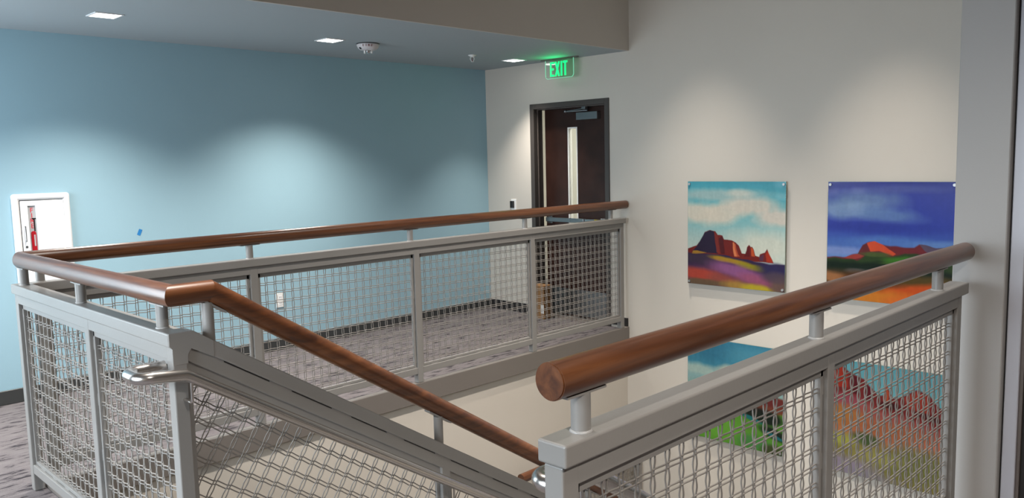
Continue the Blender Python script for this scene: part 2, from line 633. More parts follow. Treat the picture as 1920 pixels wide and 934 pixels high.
ca.tube([ML @ Vector((-0.075, 0.55, 2.103)), (XW + 0.06, DY0 + 0.305, 2.118)], 0.007, 10)
ca.lathe([(0.016, 0), (0.016, 0.03)], 16, tuple(ML @ Vector((-0.075, 0.55, 2.088))))
ca.box(XW + 0.045, XW + 0.085, DY0 + 0.28, DY0 + 0.33, 2.108, DH - 0.001, 0.003)
ca.build('closer_arm', 'satin_steel', leaf)
hg = MB()
for z in (0.25, 1.07, 1.88):
    hg.tube([(HX - 0.004, HY - 0.005, z), (HX - 0.004, HY - 0.005, z + 0.11)], 0.007, 10)
hg.build('hinge', 'satin_steel', door)

# ------------------------------------------------------------------ woven wire panels
def clip_line(poly, p, d):
    """interval of line p + t d inside a convex polygon"""
    t0, t1 = -1e9, 1e9
    n = len(poly)
    area = sum(poly[i][0] * poly[(i + 1) % n][1] - poly[(i + 1) % n][0] * poly[i][1] for i in range(n))
    sgn = 1 if area > 0 else -1
    for i in range(n):
        a, c = poly[i], poly[(i + 1) % n]
        e = (c[0] - a[0], c[1] - a[1])
        nx, ny = -e[1] * sgn, e[0] * sgn
        num = nx * (p[0] - a[0]) + ny * (p[1] - a[1])
        den = nx * d[0] + ny * d[1]
        if abs(den) < 1e-9:
            if num < 0:
                return None
            continue
        t = -num / den
        if den > 0:
            t0 = max(t0, t)
        else:
            t1 = min(t1, t)
    return (t0, t1) if t1 - t0 > 0.004 else None


WIRE_R, PITCH_W, GAP, AMP = 0.0024, 0.0600, 0.0130, 0.0017


def wire_panel(name, parent, O, U, V, poly, rot=0.0, seed=0, sides=5):
    """poly: convex outline in (u,v); wires run along the axes turned by rot"""
    O, U, V = np.array(O, float), np.array(U, float), np.array(V, float)
    N = np.cross(U, V)
    c, s = math.cos(rot), math.sin(rot)
    A1 = (c, s)          # family B direction (along)
    A2 = (-s, c)         # family A direction (across)
    us = [q[0] * c + q[1] * s for q in poly]
    vs = [-q[0] * s + q[1] * c for q in poly]
    verts, faces = [], []
    cnt = 0

    def add(path2, off, d2):
        nonlocal cnt
        base = O + np.outer(path2[:, 0], U) + np.outer(path2[:, 1], V) + np.outer(off, N)
        tdir = d2[0] * U + d2[1] * V
        B = np.cross(tdir, N)
        k = len(base)
        ang = np.arange(sides) * 2 * PI / sides
        ring = WIRE_R * (np.outer(np.cos(ang), N) + np.outer(np.sin(ang), B))
        vv = (base[:, None, :] + ring[None, :, :]).reshape(-1, 3)
        i = np.arange(k - 1)[:, None] * sides
        j = np.arange(sides)[None, :]
        j2 = (j + 1) % sides
        ff = np.stack([i + j, i + j2, i + sides + j2, i + sides + j], -1).reshape(-1, 4) + cnt
        verts.append(vv)
        faces.append(ff)
        cnt += k * sides

    def rng(lo, hi):
        return range(math.floor(lo / PITCH_W) - 1, math.ceil(hi / PITCH_W) + 2)
    # family A: pairs bulge apart between the nodes
    for k in rng(min(us), max(us)):
        for sg in (1, -1):
            a = k * PITCH_W + sg * GAP / 2
            p = (a * A1[0], a * A1[1])
            iv = clip_line(poly, p, A2)
            if not iv:
                continue
            n = max(2, int((iv[1] - iv[0]) / PITCH_W * 8))
            t = np.linspace(iv[0], iv[1], n)
            path = np.stack([p[0] + t * A2[0], p[1] + t * A2[1]], 1)
            off = -sg * AMP * np.cos(2 * PI * t / PITCH_W)
            # a small wander in the plane as well, as in crimped wire
            path += np.outer(sg * -0.0003 * np.cos(2 * PI * t / PITCH_W), A1)
            add(path, off, A2)
    for k in rng(min(vs), max(vs)):
        for sg in (1, -1):
            a = k * PITCH_W + sg * GAP / 2
            p = (a * A2[0], a * A2[1])
            iv = clip_line(poly, p, A1)
            if not iv:
                continue
            ts = [iv[0]]
            for q in rng(iv[0], iv[1]):
                for dl in (-0.75, -0.3, 0.3, 0.75):
                    x = q * PITCH_W + dl * GAP
                    if iv[0] + 1e-4 < x < iv[1] - 1e-4:
                        ts.append(x)
            ts.append(iv[1])
            t = np.array(ts)
            ph = (t / PITCH_W - np.round(t / PITCH_W)) * PITCH_W
            off = AMP * np.interp(ph, [-0.5 * PITCH_W, -0.75 * GAP, -0.3 * GAP, 0.3 * GAP, 0.75 * GAP, 0.5 * PITCH_W], [0, -1, -0.75, 0.75, 1, 0])
            path = np.stack([p[0] + t * A1[0], p[1] + t * A1[1]], 1)
            path += np.outer(0.0022 * np.interp(ph, [-0.5 * PITCH_W, -0.75 * GAP, 0, 0.75 * GAP, 0.5 * PITCH_W], [0, -1, 0, 1, 0]), A2)
            add(path, off, A1)
    o = mesh_np(name, np.concatenate(verts), np.concatenate(faces), 'wire_steel', parent)
    o['kind'] = 'stuff'
    return o


def rect(u0, u1, v0, v1):
    return [(u0, v0), (u1, v0), (u1, v1), (u0, v1)]


def pipe_stub(name, parent, x, y, z0, z1, along, slope=0.0, ly=0.0):
    """round pipe stub between top bar and handrail, with weld ring and saddle plate"""
    s = MB()
    s.tube([(x, y, z0), (x, y, z1)], 0.021, 20)
    st_ = s.build(name, 'steel_paint', parent)
    g = MB()
    zz = max(z0, z0)
    g.lathe([(0.0215, 0.0), (0.0248, 0.001), (0.024, 0.004), (0.0215, 0.007)], 24, (x, y, zz))
    if slope == 0:
        g.build('weld_bead', 'weld_paint', st_)
    else:
        g.bm.free()
    p = MB()
    L = 0.062
    if along == 'x':
        p.prism([(x - L, z1 + slope * L - 0.007), (x + L, z1 - slope * L - 0.007), (x + L, z1 - slope * L + 0.001), (x - L, z1 + slope * L + 0.001)] if slope else
                [(x - L, z1 - 0.003), (x + L, z1 - 0.003), (x + L, z1 + 0.002), (x - L, z1 + 0.002)], 'y', y - 0.019, y + 0.019)
    else:
        p.prism([(y - L, z1 - 0.003), (y + L, z1 - 0.003), (y + L, z1 + 0.002), (y - L, z1 + 0.002)], 'x', x - 0.019, x + 0.019)
    p.build('saddle_plate', 'steel_paint', st_)
    return st_


ZB, ZT = 1.019, 1.067      # top bar
ZHR, RHR = 1.190, 0.039    # wood handrail axis and radius
PW = 0.050                 # post width
FI = 0.011                 # inset of the frame behind the face of the top bar
ZR = 0.972                 # underside of the second rail


def straight_guard(g, along, a0, a1, face, sign, posts, z_foot, stub_at, mesh=True, bottom=(0.093, 0.14), post_flush=()):
    """level guardrail. along 'x' or 'y' from a0 to a1; face = coordinate of the face, sign = +1 when depth runs up the axis"""
    def bx(m, p0, p1, d0, d1, z0, z1, bev=0.003, seg=2):
        lo, hi = sorted((face + sign * d0, face + sign * d1))
        if along == 'x':
            m.box(p0, p1, lo, hi, z0, z1, bev, seg)
        else:
            m.box(lo, hi, p0, p1, z0, z1, bev, seg)
        return m
    bx(MB(), a0, a1, 0, 0.076, ZB, ZT, 0.005, 3).build('top_bar', 'steel_paint', g)
    lo, hi = posts[0] - PW / 2, posts[-1] + PW / 2
    D0, D1 = FI, FI + PW
    for p in posts:
        bx(MB(), p - PW / 2, p + PW / 2, 0.0005 if p in post_flush else D0, D1, z_foot, ZB, 0.004, 2).build('post', 'steel_paint', g)
    for i in range(len(posts) - 1):
        q0, q1 = posts[i] + PW / 2, posts[i + 1] - PW / 2
        bx(MB(), q0, q1, D0 + 0.002, D1 - 0.002, bottom[0], bottom[1], 0.003).build('bottom_rail', 'steel_paint', g)
        bx(MB(), q0 - 0.003, q1 + 0.003, D0 + 0.0008, D1 - 0.001, ZR, ZB - 0.0005, 0.002).build('upper_rail', 'steel_paint', g)
        # slim angle frame that holds the wire, stitched to the posts with short clips
        fr = MB()
        c0, c1 = D0 + 0.015, D0 + 0.034
        bx(fr, q0 + 0.003, q0 + 0.019, c0, c1, bottom[1], ZR, 0.001, 1)
        bx(fr, q1 - 0.019, q1 - 0.003, c0, c1, bottom[1], ZR, 0.001, 1)
        bx(fr, q0, q1, c0, c1, ZR - 0.027, ZR + 0.001, 0.001, 1)
        bx(fr, q0 + 0.019, q1 - 0.019, c0, c1, bottom[1] + 0.003, bottom[1] + 0.019, 0.001, 1)
        for zc in np.linspace(bottom[1] + 0.06, ZR - 0.06, 4):
            bx(fr, q0 - 0.001, q0 + 0.004, c0, c1, zc - 0.025, zc + 0.025, 0, 1)
            bx(fr, q1 - 0.004, q1 + 0.001, c0, c1, zc - 0.025, zc + 0.025, 0, 1)
        for pc in np.linspace(q0 + 0.12, q1 - 0.12, 5):
            bx(fr, pc - 0.03, pc + 0.03, c0, c1, bottom[1] - 0.001, bottom[1] + 0.004, 0, 1)
        fr.build('panel_frame', 'steel_paint', g)
        if mesh:
            dc = face + sign * (D0 + 0.027)
            pl = rect(q0 + 0.012, q1 - 0.012, bottom[1] + 0.012, ZR - 0.012)
            if along == 'x':
                wire_panel('wire_panel', g, (0, dc, 0), (1, 0, 0), (0, 0, 1), pl)
            else:
                wire_panel('wire_panel', g, (dc, 0, 0), (0, 1, 0), (0, 0, 1), pl)
    mid = face + sign * 0.038
    for sx in stub_at:
        if along == 'x':
            pipe_stub('rail_stub', g, sx, mid, ZT - 0.002, ZHR - RHR + 0.001, 'x')
        else:
            pipe_stub('rail_stub', g, mid, sx, ZT - 0.002, ZHR - RHR + 0.001, 'y')
    return mid


# ---- far guardrail along the corridor edge
far = thing('guardrail', 'long grey steel guardrail with four wire mesh panels along the far carpeted corridor edge', 'guardrail', (3.6, 4.574, 0.025))
ym = straight_guard(far, 'x', 1.17, 6.124, YF, 1, [1.205, 2.372, 3.633, 4.855, 6.075], 0.026, [1.217, 2.362, 3.598, 4.79, 5.935])
h = MB()
h.tube([(1.131, ym, ZHR), (3.0, ym, ZHR)], RHR, 32, cap=True, end0=(1, -1, 0))
h.tube([(3.0, ym, ZHR), (6.16, ym, ZHR)], RHR, 32, cap=True)
h.build('wood_handrail', 'wood_along_x', far)

# ---- left guardrail at the head of the stair
left = thing('guardrail', 'pale grey guardrail with two wire mesh panels at the left, before the far guardrail', 'guardrail', (1.13, 3.66, 0.0))
xm = straight_guard(left, 'y', YL, 4.612, XL, 1, [2.7455, 3.570, 4.575], 0.0005, [2.852, 3.69, 4.515])
h = MB()
h.tube([(xm, 4.574, ZHR), (xm, 2.76, ZHR)], RHR, 32, cap=True, end0=(1, -1, 0), end1=(1, -1, 0))
h.build('wood_handrail', 'wood_along_y', left)

# ---- stair guardrail running down
SL = 0.637
stair = thing('guardrail', 'grey stair guardrail sloping down from the left, its double rail with dark slots', 'guardrail', (1.17, 2.76, 0.0))


def ztop(x):
    return 1.067 - SL * (x - 1.176)


XE = 4.42
VT = 0.060                         # vertical thickness of the sloping bars


def slope_bar(m, x0, x1, dz0, dz1, y0, y1, bev=0.003):
    m.prism([(x0, ztop(x0) + dz0), (x1, ztop(x1) + dz0), (x1, ztop(x1) + dz1), (x0, ztop(x0) + dz1)], 'y', y0, y1, bev)


m = MB()
m.prism([(1.1685, ZB - 0.0), (1.1685, ZT), (1.178, ZT), (XE, ztop(XE)), (XE, ztop(XE) - VT), (1.178, ZT - VT)], 'y', YL, YL + 0.076, 0.004)
m.build('top_bar', 'steel_paint', stair)
m = MB()
m.prism([(1.0940, ZB + 0.003), (1.0940, ZT - 0.001), (1.1775, ZT - 0.001), (1.25, ztop(1.25) - 0.001), (1.25, ztop(1.25) - VT + 0.001), (1.170, 1.005), (1.156, 0.985), (1.156, 0.955), (1.1035, 0.955), (1.1035, ZB - 0.006)], 'y', YL - 0.0012, YL + 0.012, 0.001)
m.build('seam_cover', 'steel_paint', stair)  # thin plate added to cover the seam between post, bar end and sloping bar
m = MB()
slope_bar(m, 1.1535, XE, -VT - 0.057, -VT - 0.003, YL + 0.012, YL + 0.062)
m.build('upper_rail', 'steel_paint', stair)
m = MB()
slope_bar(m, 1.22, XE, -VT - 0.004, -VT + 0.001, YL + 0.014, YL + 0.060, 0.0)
m.build('slot', 'black_rubber', stair)  # black strip painted in for the shade inside the open gap, not rubber
# stitch welds between the two bars leave the dark slots in between
x = 1.20
while x < XE - 0.1:
    m = MB()
    slope_bar(m, x, x + 0.088, -VT - 0.006, -VT + 0.003, YL + 0.0105, YL + 0.030, 0.0)
    m.build('stitch_weld', 'steel_paint', stair)
    x += 0.262
bays = [1.154, 2.284, 3.40, XE]
for xp in bays[1:]:
    MB().prism([(xp, ztop(xp) - VT - 0.05), (xp + PW, ztop(xp + PW) - VT - 0.05), (xp + PW, ztop(xp + PW) - 1.04), (xp, ztop(xp) - 1.04)], 'y', YL + 0.012, YL + 0.062, 0.003).build('post', 'steel_paint', stair)
for i in range(len(bays) - 1):
    q0 = bays[i] + (PW if i else 0.004)
    q1 = bays[i + 1]
    tp, bt = -VT - 0.057, -0.93
    m = MB()
    slope_bar(m, q0, q1, bt - 0.055, bt, YL + 0.014, YL + 0.060)
    m.build('bottom_rail', 'steel_paint', stair)
    fr = MB()
    slope_bar(fr, q0, q1, tp - 0.034, tp + 0.001, YL + 0.027, YL + 0.046, 0)
    slope_bar(fr, q0, q1, bt + 0.003, bt + 0.022, YL + 0.030, YL + 0.046, 0)
    for (c0, c1) in ((q0 + 0.003, q0 + 0.019), (q1 - 0.019, q1 - 0.003)):
        fr.prism([(c0, ztop(c0) + bt), (c1, ztop(c1) + bt), (c1, ztop(c1) + tp), (c0, ztop(c0) + tp)], 'y', YL + 0.030, YL + 0.044)
    fr.build('panel_frame', 'steel_paint', stair)
    c0, c1 = q0 + 0.012, q1 - 0.012
    wire_panel('wire_panel', stair, (0, YL + 0.038, 0), (1, 0, 0), (0, 0, 1),
               [(c0, ztop(c0) + bt + 0.012), (c1, ztop(c1) + bt + 0.012), (c1, ztop(c1) + tp - 0.012), (c0, ztop(c0) + tp - 0.012)], -math.atan(SL))
m = MB()
slope_bar(m, 1.19, XE, -1.067 - 0.25, -1.067 + 0.03, YL + 0.01, YL + 0.06, 0)
m.build('stringer', 'fascia_paint', stair)
KX, HS = 1.262, 0.645              # kink of the wood handrail and its slope


def zh(x):
    return ZHR - HS * (x - KX)


yh = YL + 0.038
for sx in (1.252, 2.292, 3.35):
    pipe_stub('rail_stub', stair, sx, yh, ztop(sx) - 0.03, zh(sx) - RHR * 1.19 + 0.001, 'x', HS)
h = MB()
h.tube([(xm, 2.76, ZHR), (KX, yh, ZHR)], RHR, 32, cap=True, end0=(1, -1, 0), end1=(1 + math.cos(math.atan(HS)), 0, -math.sin(math.atan(HS))))
h.tube([(KX, yh, ZHR), (4.5, yh, zh(4.5))], RHR, 32, cap=True, end0=(1 + math.cos(math.atan(HS)), 0, -math.sin(math.atan(HS))))
h.build('wood_handrail', 'wood_along_x', stair)

# ---- near guardrail
near = thing('guardrail', 'grey steel guardrail with wire mesh nearest the viewer, running to the right wall end', 'guardrail', (2.4, 1.04, 0.0))
yn = straight_guard(near, 'x', 1.152, 3.768, YN, 1, [1.180, 2.415, 3.690], 0.0005, [1.245, 2.36, 3.48], post_flush=())
h = MB()
h.tube([(1.150, yn, ZHR), (1.1535, yn, ZHR)], RHR - 0.0025, 40, cap=True)
h.tube([(1.153, yn, ZHR), (3.83, yn, ZHR)], RHR, 40, cap=True)
h.build('wood_handrail', 'wood_along_x', near)

# ---- stainless handrails on the stair
def loop_rail(name, label, y, yg, sgn, slope_end, cat='handrail', xs=0.0):
    """pipe: return loop beside the guard post, level extension, then down the stair. sgn: side of the loop (towards the guard)"""
    t = thing(name, label, cat, (1.1, y, 0.95))
    pts = []
    z = 0.945
    pts.append((1.10 + xs, yg, z))
    x0, x1 = 1.010 + xs, 1.112 + xs
    # squarish return: two elbows with a short straight between
    rb = min(0.043, abs(yg - y) / 2)
    for k in range(0, 9):
        a = PI / 2 * k / 8
        pts.append((x0 - math.sin(a) * rb, yg - sgn * rb * (1 - math.cos(a)), z))
    for k in range(0, 9):
        a = PI / 2 * k / 8
        pts.append((x0 - rb * math.cos(a), y + sgn * rb * (1 - math.sin(a)), z))
    pts.append((x1, y, z - 0.012))
    pts2 = [(x1 + 0.018, y, z - 0.020), (2.65, y, z - 0.020 - SL * (2.65 - x1 - 0.018)), (slope_end, y, z - 0.020 - SL * (slope_end - x1 - 0.018))]
    clean = [pts[0]]
    for p in pts[1:] + pts2:
        if (Vector(p) - Vector(clean[-1])).length > 0.004:
            clean.append(p)
    MB().tube(clean, 0.0205, 24).build('pipe', 'stainless', t)
    ygd = YL + 0.004 if sgn > 0 else 1.066
    for xb in (1.134 + xs, 2.285, 3.36):
        zb_ = z - 0.020 - SL * (xb - x1 - 0.018)
        br = MB()
        hook = [(xb, y, zb_ - 0.018), (xb, y, zb_ - 0.075)]
        for k in range(1, 7):
            a = PI / 2 * k / 6
            hook.append((xb, y + sgn * 0.016 * (1 - math.cos(a)), zb_ - 0.075 - 0.016 * math.sin(a)))
        hook.append((xb, ygd, zb_ - 0.091))
        br.tube(hook, 0.0052, 12)
        br.build('bracket', 'stainless', t)
    return t


loop_rail('stair_handrail', 'stainless steel pipe handrail with looped end by the left post, along the sloping guardrail', YL - 0.065, YL + 0.066, 1, 4.3)
loop_rail('stair_handrail', 'stainless steel handrail with only its rounded end showing beside the near rail post', 1.145, 1.080, -1, 4.3, xs=0.235)

# ---- staircase
sc = thing('staircase', 'dark stair flight dropping away below the sloping guardrail', 'staircase', (1.17, 1.9, 0))
NR, RISE, RUN = 12, 0.1778, 0.279
for i in range(1, NR):
    z = -i * RISE
    x0 = 1.171 + (i - 1) * RUN
    MB().prism([(x0, z - 0.04), (x0 + RUN + 0.02, z - 0.04), (x0 + RUN + 0.025, z - 0.005), (x0 + RUN + 0.02, z), (x0, z)], 'y', 1.104, YL + 0.008).build('tread', 'stair_rubber', sc)
    MB().box(x0 + RUN - 0.01, x0 + RUN + 0.0, 1.104, YL + 0.008, z - RISE + 0.001, z - 0.041).build('riser', 'fascia_paint', sc)
struct(MB().box(4.24, XW - 0.001, 1.105, 4.570, -NR * RISE - 0.2, -NR * RISE).build('floor', 'stair_rubber'))
ZLAND = -NR * RISE

# ---- guardrail of the lower landing
low = thing('guardrail', 'lower landing guardrail with wood handrail, glimpsed left of the near rail post', 'guardrail', (5.3, 4.42, ZLAND))
zl = ZLAND
MB().box(4.62, 6.16, 4.38, 4.456, zl + ZB, zl + ZT, 0.004, 2).build('top_bar', 'steel_paint', low)
MB().box(4.7, 6.1, 4.391, 4.441, zl + ZR, zl + ZB, 0.002, 1).build('upper_rail', 'steel_paint', low)
for px_ in (4.66, 6.125):
    MB().box(px_ - 0.025, px_ + 0.025, 4.391, 4.441, zl, zl + ZB, 0.003, 1).build('post', 'steel_paint', low)
MB().box(4.69, 6.10, 4.393, 4.439, zl + 0.093, zl + 0.14, 0.002, 1).build('bottom_rail', 'steel_paint', low)
wire_panel('wire_panel', low, (0, 4.418, 0), (1, 0, 0), (0, 0, 1), rect(4.69, 6.10, zl + 0.14, zl + ZR))
for sx in (4.8, 5.9):
    MB().tube([(sx, 4.418, zl + ZT - 0.002), (sx, 4.418, zl + ZHR - RHR + 0.002)], 0.021, 16).build('rail_stub', 'steel_paint', low)
MB().tube([(4.52, 4.418, zl + ZHR), (6.15, 4.418, zl + ZHR)], RHR, 24).build('wood_handrail', 'wood_along_x', low)

# ------------------------------------------------------------------ ceiling fittings
def downlight(x, y, z, label, power, size=0.15, spot=R(118), blend=1.0, color=NEUTRAL, aim=None, group=None):
    t = thing('ceiling_light', label, 'light', (x, y, z), group)
    h2 = size / 2
    fr = MB()
    e = 0.012
    for (x0, x1, y0, y1) in ((-h2 - e, h2 + e, -h2 - e, -h2), (-h2 - e, h2 + e, h2, h2 + e), (-h2 - e, -h2, -h2, h2), (h2, h2 + e, -h2, h2)):
        fr.box(x + x0, x + x1, y + y0, y + y1, z - 0.006, z - 0.0003)
    fr.build('trim_ring', 'white_enamel', t)
    MB().box(x - h2 + 0.001, x + h2 - 0.001, y - h2 + 0.001, y + h2 - 0.001, z - 0.004, z - 0.0005).build('lens', 'lamp_lens', t)
    a = aim or (x, y, z - 1)
    l = lamp('downlight_lamp', 'SPOT', (x, y, z - 0.02), a, power, color, spot_size=spot, spot_blend=blend, shadow_soft_size=0.05)
    l.parent = t
    l.matrix_parent_inverse = root_inverse(t)
    return t


DL = 'square recessed ceiling lights'
downlight(1.965, 5.52, HC, 'square recessed ceiling light at the far left above the blue wall', 310)
downlight(3.665, 5.58, HC, 'square recessed ceiling light just left of the round fire strobe', 310)
downlight(5.80, 5.635, HC, 'small square recessed ceiling light left of the exit sign', 170, spot=R(90))
downlight(0.20, 5.52, HC, 'square recessed ceiling light left of the view, over the corridor carpet', 310)
# high lights that wash the art wall
for (x, y, lab) in ((5.30, 3.70, 'high square stairwell light nearest the bulkhead'), (5.30, 2.15, 'high square stairwell light nearest the wall end')):
    downlight(x, y, HT, lab, 560, spot=R(60), blend=1.0, color=(1.0, 0.9, 0.78))

# fire strobe
sx, sy = 4.02, 5.57
t = thing('fire_strobe', 'round off-white ceiling fire strobe with red lettering and clear lens', 'fire alarm', (sx, sy, HC))
MB().lathe([(0.094, -0.0005), (0.094, -0.006)], 40, (sx, sy, HC)).build('base_ring', 'black_plastic', t)
body = MB().lathe([(0.092, -0.006), (0.091, -0.016), (0.083, -0.034), (0.066, -0.049), (0.045, -0.055), (0.0, -0.056)], 40, (sx, sy, HC)).build('body', 'strobe_body', t)
m = MB()
m.lathe([(0.024, -0.056), (0.022, -0.066), (0.010, -0.078), (0.0, -0.08)], 20, (sx, sy, HC))
m.build('lens', 'chrome', t)
for dx in (-0.028, 0.028):
    MB().box(sx + dx * 0.7 - 0.006, sx + dx * 0.7 + 0.006, sy - dx * 0.7 - 0.006, sy - dx * 0.7 + 0.006, HC - 0.078, HC - 0.055).build('lens_bracket', 'white_plastic', t)
va = math.atan2(-sy, -sx)          # letters turned to face the camera, which stands at the origin
for i, ch in enumerate('FIRE'):
    a = va + (i - 1.5) * 0.26 - 0.05
    r_, zz = 0.0890, HC - 0.0235
    n_ = Vector((math.cos(a), math.sin(a), -0.55)).normalized()
    x_ = Vector((-math.sin(a), math.cos(a), 0))
    rot = Matrix((x_, n_.cross(x_), n_)).transposed()
    text_obj('letter', ch, 0.026, 'dark_letters', Vector((sx + r_ * math.cos(a), sy + r_ * math.sin(a), zz)) + n_ * 0.001, rot, t, 0.001)
a = va - 0.95
n_ = Vector((math.cos(a), math.sin(a), -1.1)).normalized()
m = MB()
c_ = Vector((sx + 0.076 * math.cos(a), sy + 0.076 * math.sin(a), HC - 0.041))
m.tube([c_ - n_ * 0.002, c_ + n_ * 0.003], 0.011, 14)
m.build('sensor_hole', 'black_plastic', t)

# sprinkler
px_, py_ = 5.198, 5.588
t = thing('sprinkler_head', 'small white pendent sprinkler hanging from the ceiling before the exit sign', 'sprinkler', (px_, py_, HC))
MB().lathe([(0.038, -0.0005), (0.037, -0.006), (0.018, -0.016), (0.012, -0.022)], 24, (px_, py_, HC)).build('escutcheon', 'white_plastic', t)
m = MB()
m.tube([(px_ - 0.011, py_ + 0.011, HC - 0.02), (px_ - 0.014, py_ + 0.014, HC - 0.038), (px_ - 0.004, py_ + 0.004, HC - 0.06)], 0.003, 8)
m.tube([(px_ + 0.011, py_ - 0.011, HC - 0.02), (px_ + 0.014, py_ - 0.014, HC - 0.038), (px_ + 0.004, py_ - 0.004, HC - 0.06)], 0.003, 8)
m.build('frame_arm', 'white_plastic', t)
MB().lathe([(0.003, -0.022), (0.003, -0.06)], 10, (px_, py_, HC)).build('bulb', 'dark_letters', t)
MB().lathe([(0.014, -0.060), (0.015, -0.063)], 20, (px_, py_, HC)).build('deflector', 'white_plastic', t)

# exit sign
EX = 6.065
t = thing('exit_sign', 'edge-lit glass exit sign with green letters hanging from the ceiling above the door', 'sign', (EX, 5.28, HC))
m = MB()
pl = [(EX + 0.030 * math.cos(a) * 1.0, 5.28 + 0.035 * math.sin(a) + (0.205 if math.sin(a) >= 0 else -0.205)) for a in [2 * PI * k / 24 for k in range(24)]]
m.prism(pl, 'z', HC - 0.008, HC - 0.0005)
m.build('canopy_plate', 'brown_metal', t)


def round_rect(y0, y1, z0, z1, r):
    pts = [(y0, z1), (y0, z0 + r)]
    for k in range(1, 7):
        a = PI / 2 * k / 6
        pts.append((y0 + r * (1 - math.cos(a)), z0 + r * (1 - math.sin(a))))
    for k in range(1, 7):
        a = PI / 2 * k / 6
        pts.append((y1 - r * (1 - math.sin(a)), z0 + r * (1 - math.cos(a))))
    pts.append((y1, z1))
    return pts


EY0, EY1, EZ0, EZ1 = 5.098, 5.462, 2.413, HC - 0.009
MB().prism(round_rect(EY0 + 0.004, EY1 - 0.004, EZ0 + 0.004, EZ1, 0.03), 'x', EX - 0.003, EX + 0.003).build('panel', 'exit_panel', t)
m = MB()
out = round_rect(EY0, EY1, EZ0, EZ1, 0.034)
inn = round_rect(EY0 + 0.004, EY1 - 0.004, EZ0 + 0.004, EZ1, 0.030)
b = m.bm
for i in range(len(out) - 1):
    for xx in (0,):
        q = []
        for X_ in (EX - 0.0035, EX + 0.0035):
            q.append([b.verts.new((X_, *out[i])), b.verts.new((X_, *out[i + 1])), b.verts.new((X_, *inn[i + 1])), b.verts.new((X_, *inn[i]))])
        b.faces.new(q[0])
        b.faces.new(q[1][::-1])
        b.faces.new((q[0][0], q[0][1], q[1][1], q[1][0]))
        b.faces.new((q[0][2], q[0][3], q[1][3], q[1][2]))
bmesh.ops.remove_doubles(b, verts=b.verts[:], dist=1e-6)
m.build('lit_edge', 'exit_edge', t)


def letters_exit(t):
    # letters read from the corridor side: +y is left
    zt_, zb_ = 2.573, 2.434
    X0, X1 = EX - 0.0065, EX - 0.0032
    s = 0.017

    def L(u):          # u grows to the reader's right
        return 5.396 - u
    def bxl(m, u0, u1, z0, z1):
        m.box(X0, X1, L(u1), L(u0), z0, z1)
    m = MB()
    bxl(m, 0, s, zb_, zt_)
    bxl(m, s, 0.052, zt_ - 0.018, zt_)
    bxl(m, s, 0.046, (zt_ + zb_) / 2 - 0.009, (zt_ + zb_) / 2 + 0.009)
    bxl(m, s, 0.052, zb_, zb_ + 0.018)
    m.build('letter', 'exit_letters', t)
    m = MB()
    u0 = 0.062
    wd = 0.062
    for (a, c) in ((0, 1), (1, 0)):
        ua, uc = u0 + a * (wd - s * 1.1), u0 + c * (wd - s * 1.1)
        dx = 0.0006 if a else 0
        m.prism([(L(ua), zb_), (L(ua + s * 1.1), zb_), (L(uc + s * 1.1), zt_), (L(uc), zt_)], 'x', X0 - dx, X1 + dx)
    m.build('letter', 'exit_letters', t)
    m = MB()
    bxl(m, 0.138, 0.138 + s, zb_, zt_)
    m.build('letter', 'exit_letters', t)
    m = MB()
    bxl(m, 0.166, 0.222, zt_ - 0.018, zt_)
    bxl(m, 0.194 - s / 2, 0.194 + s / 2, zb_, zt_ - 0.018)
    m.build('letter', 'exit_letters', t)


letters_exit(t)
l = lamp('exit_sign_led', 'AREA', (EX - 0.06, 5.27, HC - 0.11), (EX - 0.30, 5.27, HC + 0.01), 0.5, (0.0, 1.0, 0.25), shape='RECTANGLE', size=0.2, size_y=0.01)
l.parent = t
l.matrix_parent_inverse = root_inverse(t)

# ------------------------------------------------------------------ things on the walls
# fire extinguisher cabinet in the blue wall
cx0, cx1, cz0, cz1 = 1.572, 1.945, 0.765, 1.470
yc = YB - 0.0005
t = thing('extinguisher_cabinet', 'white recessed fire extinguisher cabinet on the blue wall with vertical red lettering', 'cabinet', ((cx0 + cx1) / 2, YB, cz0))


def rr2(x0, x1, z0, z1, r, n=6):
    pts = []
    for (cx, cz, a0) in ((x1 - r, z1 - r, 0), (x0 + r, z1 - r, PI / 2), (x0 + r, z0 + r, PI), (x1 - r, z0 + r, 1.5 * PI)):
        for k in range(n + 1):
            a = a0 + PI / 2 * k / n
            pts.append((cx + r * math.cos(a), cz + r * math.sin(a)))
    return pts


m = MB()
ow = rr2(cx0, cx1, cz0, cz1, 0.02)
b = m.bm
dx0, dx1, dz0, dz1 = cx0 + 0.050, cx1 - 0.0455, cz0 + 0.05, cz1 - 0.049
profile = [(0.0, yc), (0.0, yc - 0.012), (0.008, yc - 0.024), (0.022, yc - 0.028), (0.043, yc - 0.022), (0.045, yc - 0.006)]
rings = []
for (ins, y) in profile:
    rings.append([b.verts.new((q[0], y, q[1])) for q in rr2(cx0 + ins, cx1 - ins, cz0 + ins, cz1 - ins, max(0.004, 0.02 - ins * 0.4))])
for i in range(len(rings) - 1):
    n = len(rings[i])
    for k in range(n):
        fc = b.faces.new((rings[i][k], rings[i][(k + 1) % n], rings[i + 1][(k + 1) % n], rings[i + 1][k]))
        fc.smooth = True
m.build('trim_frame', 'white_enamel', t)
wx0, wx1, wz0, wz1 = 1.667, 1.717, 0.93, 1.386
m = MB()
yd0, yd1 = yc - 0.021, yc - 0.006
m.box(dx0, wx0, yd0, yd1, dz0, dz1, 0.001)
m.box(wx1, dx1, yd0, yd1, dz0, dz1, 0.001)
m.box(wx0, wx1, yd0, yd1, dz0, wz0)
m.box(wx0, wx1, yd0, yd1, wz1, dz1)
cd = m.build('cabinet_door', 'white_enamel', t)
m = MB()
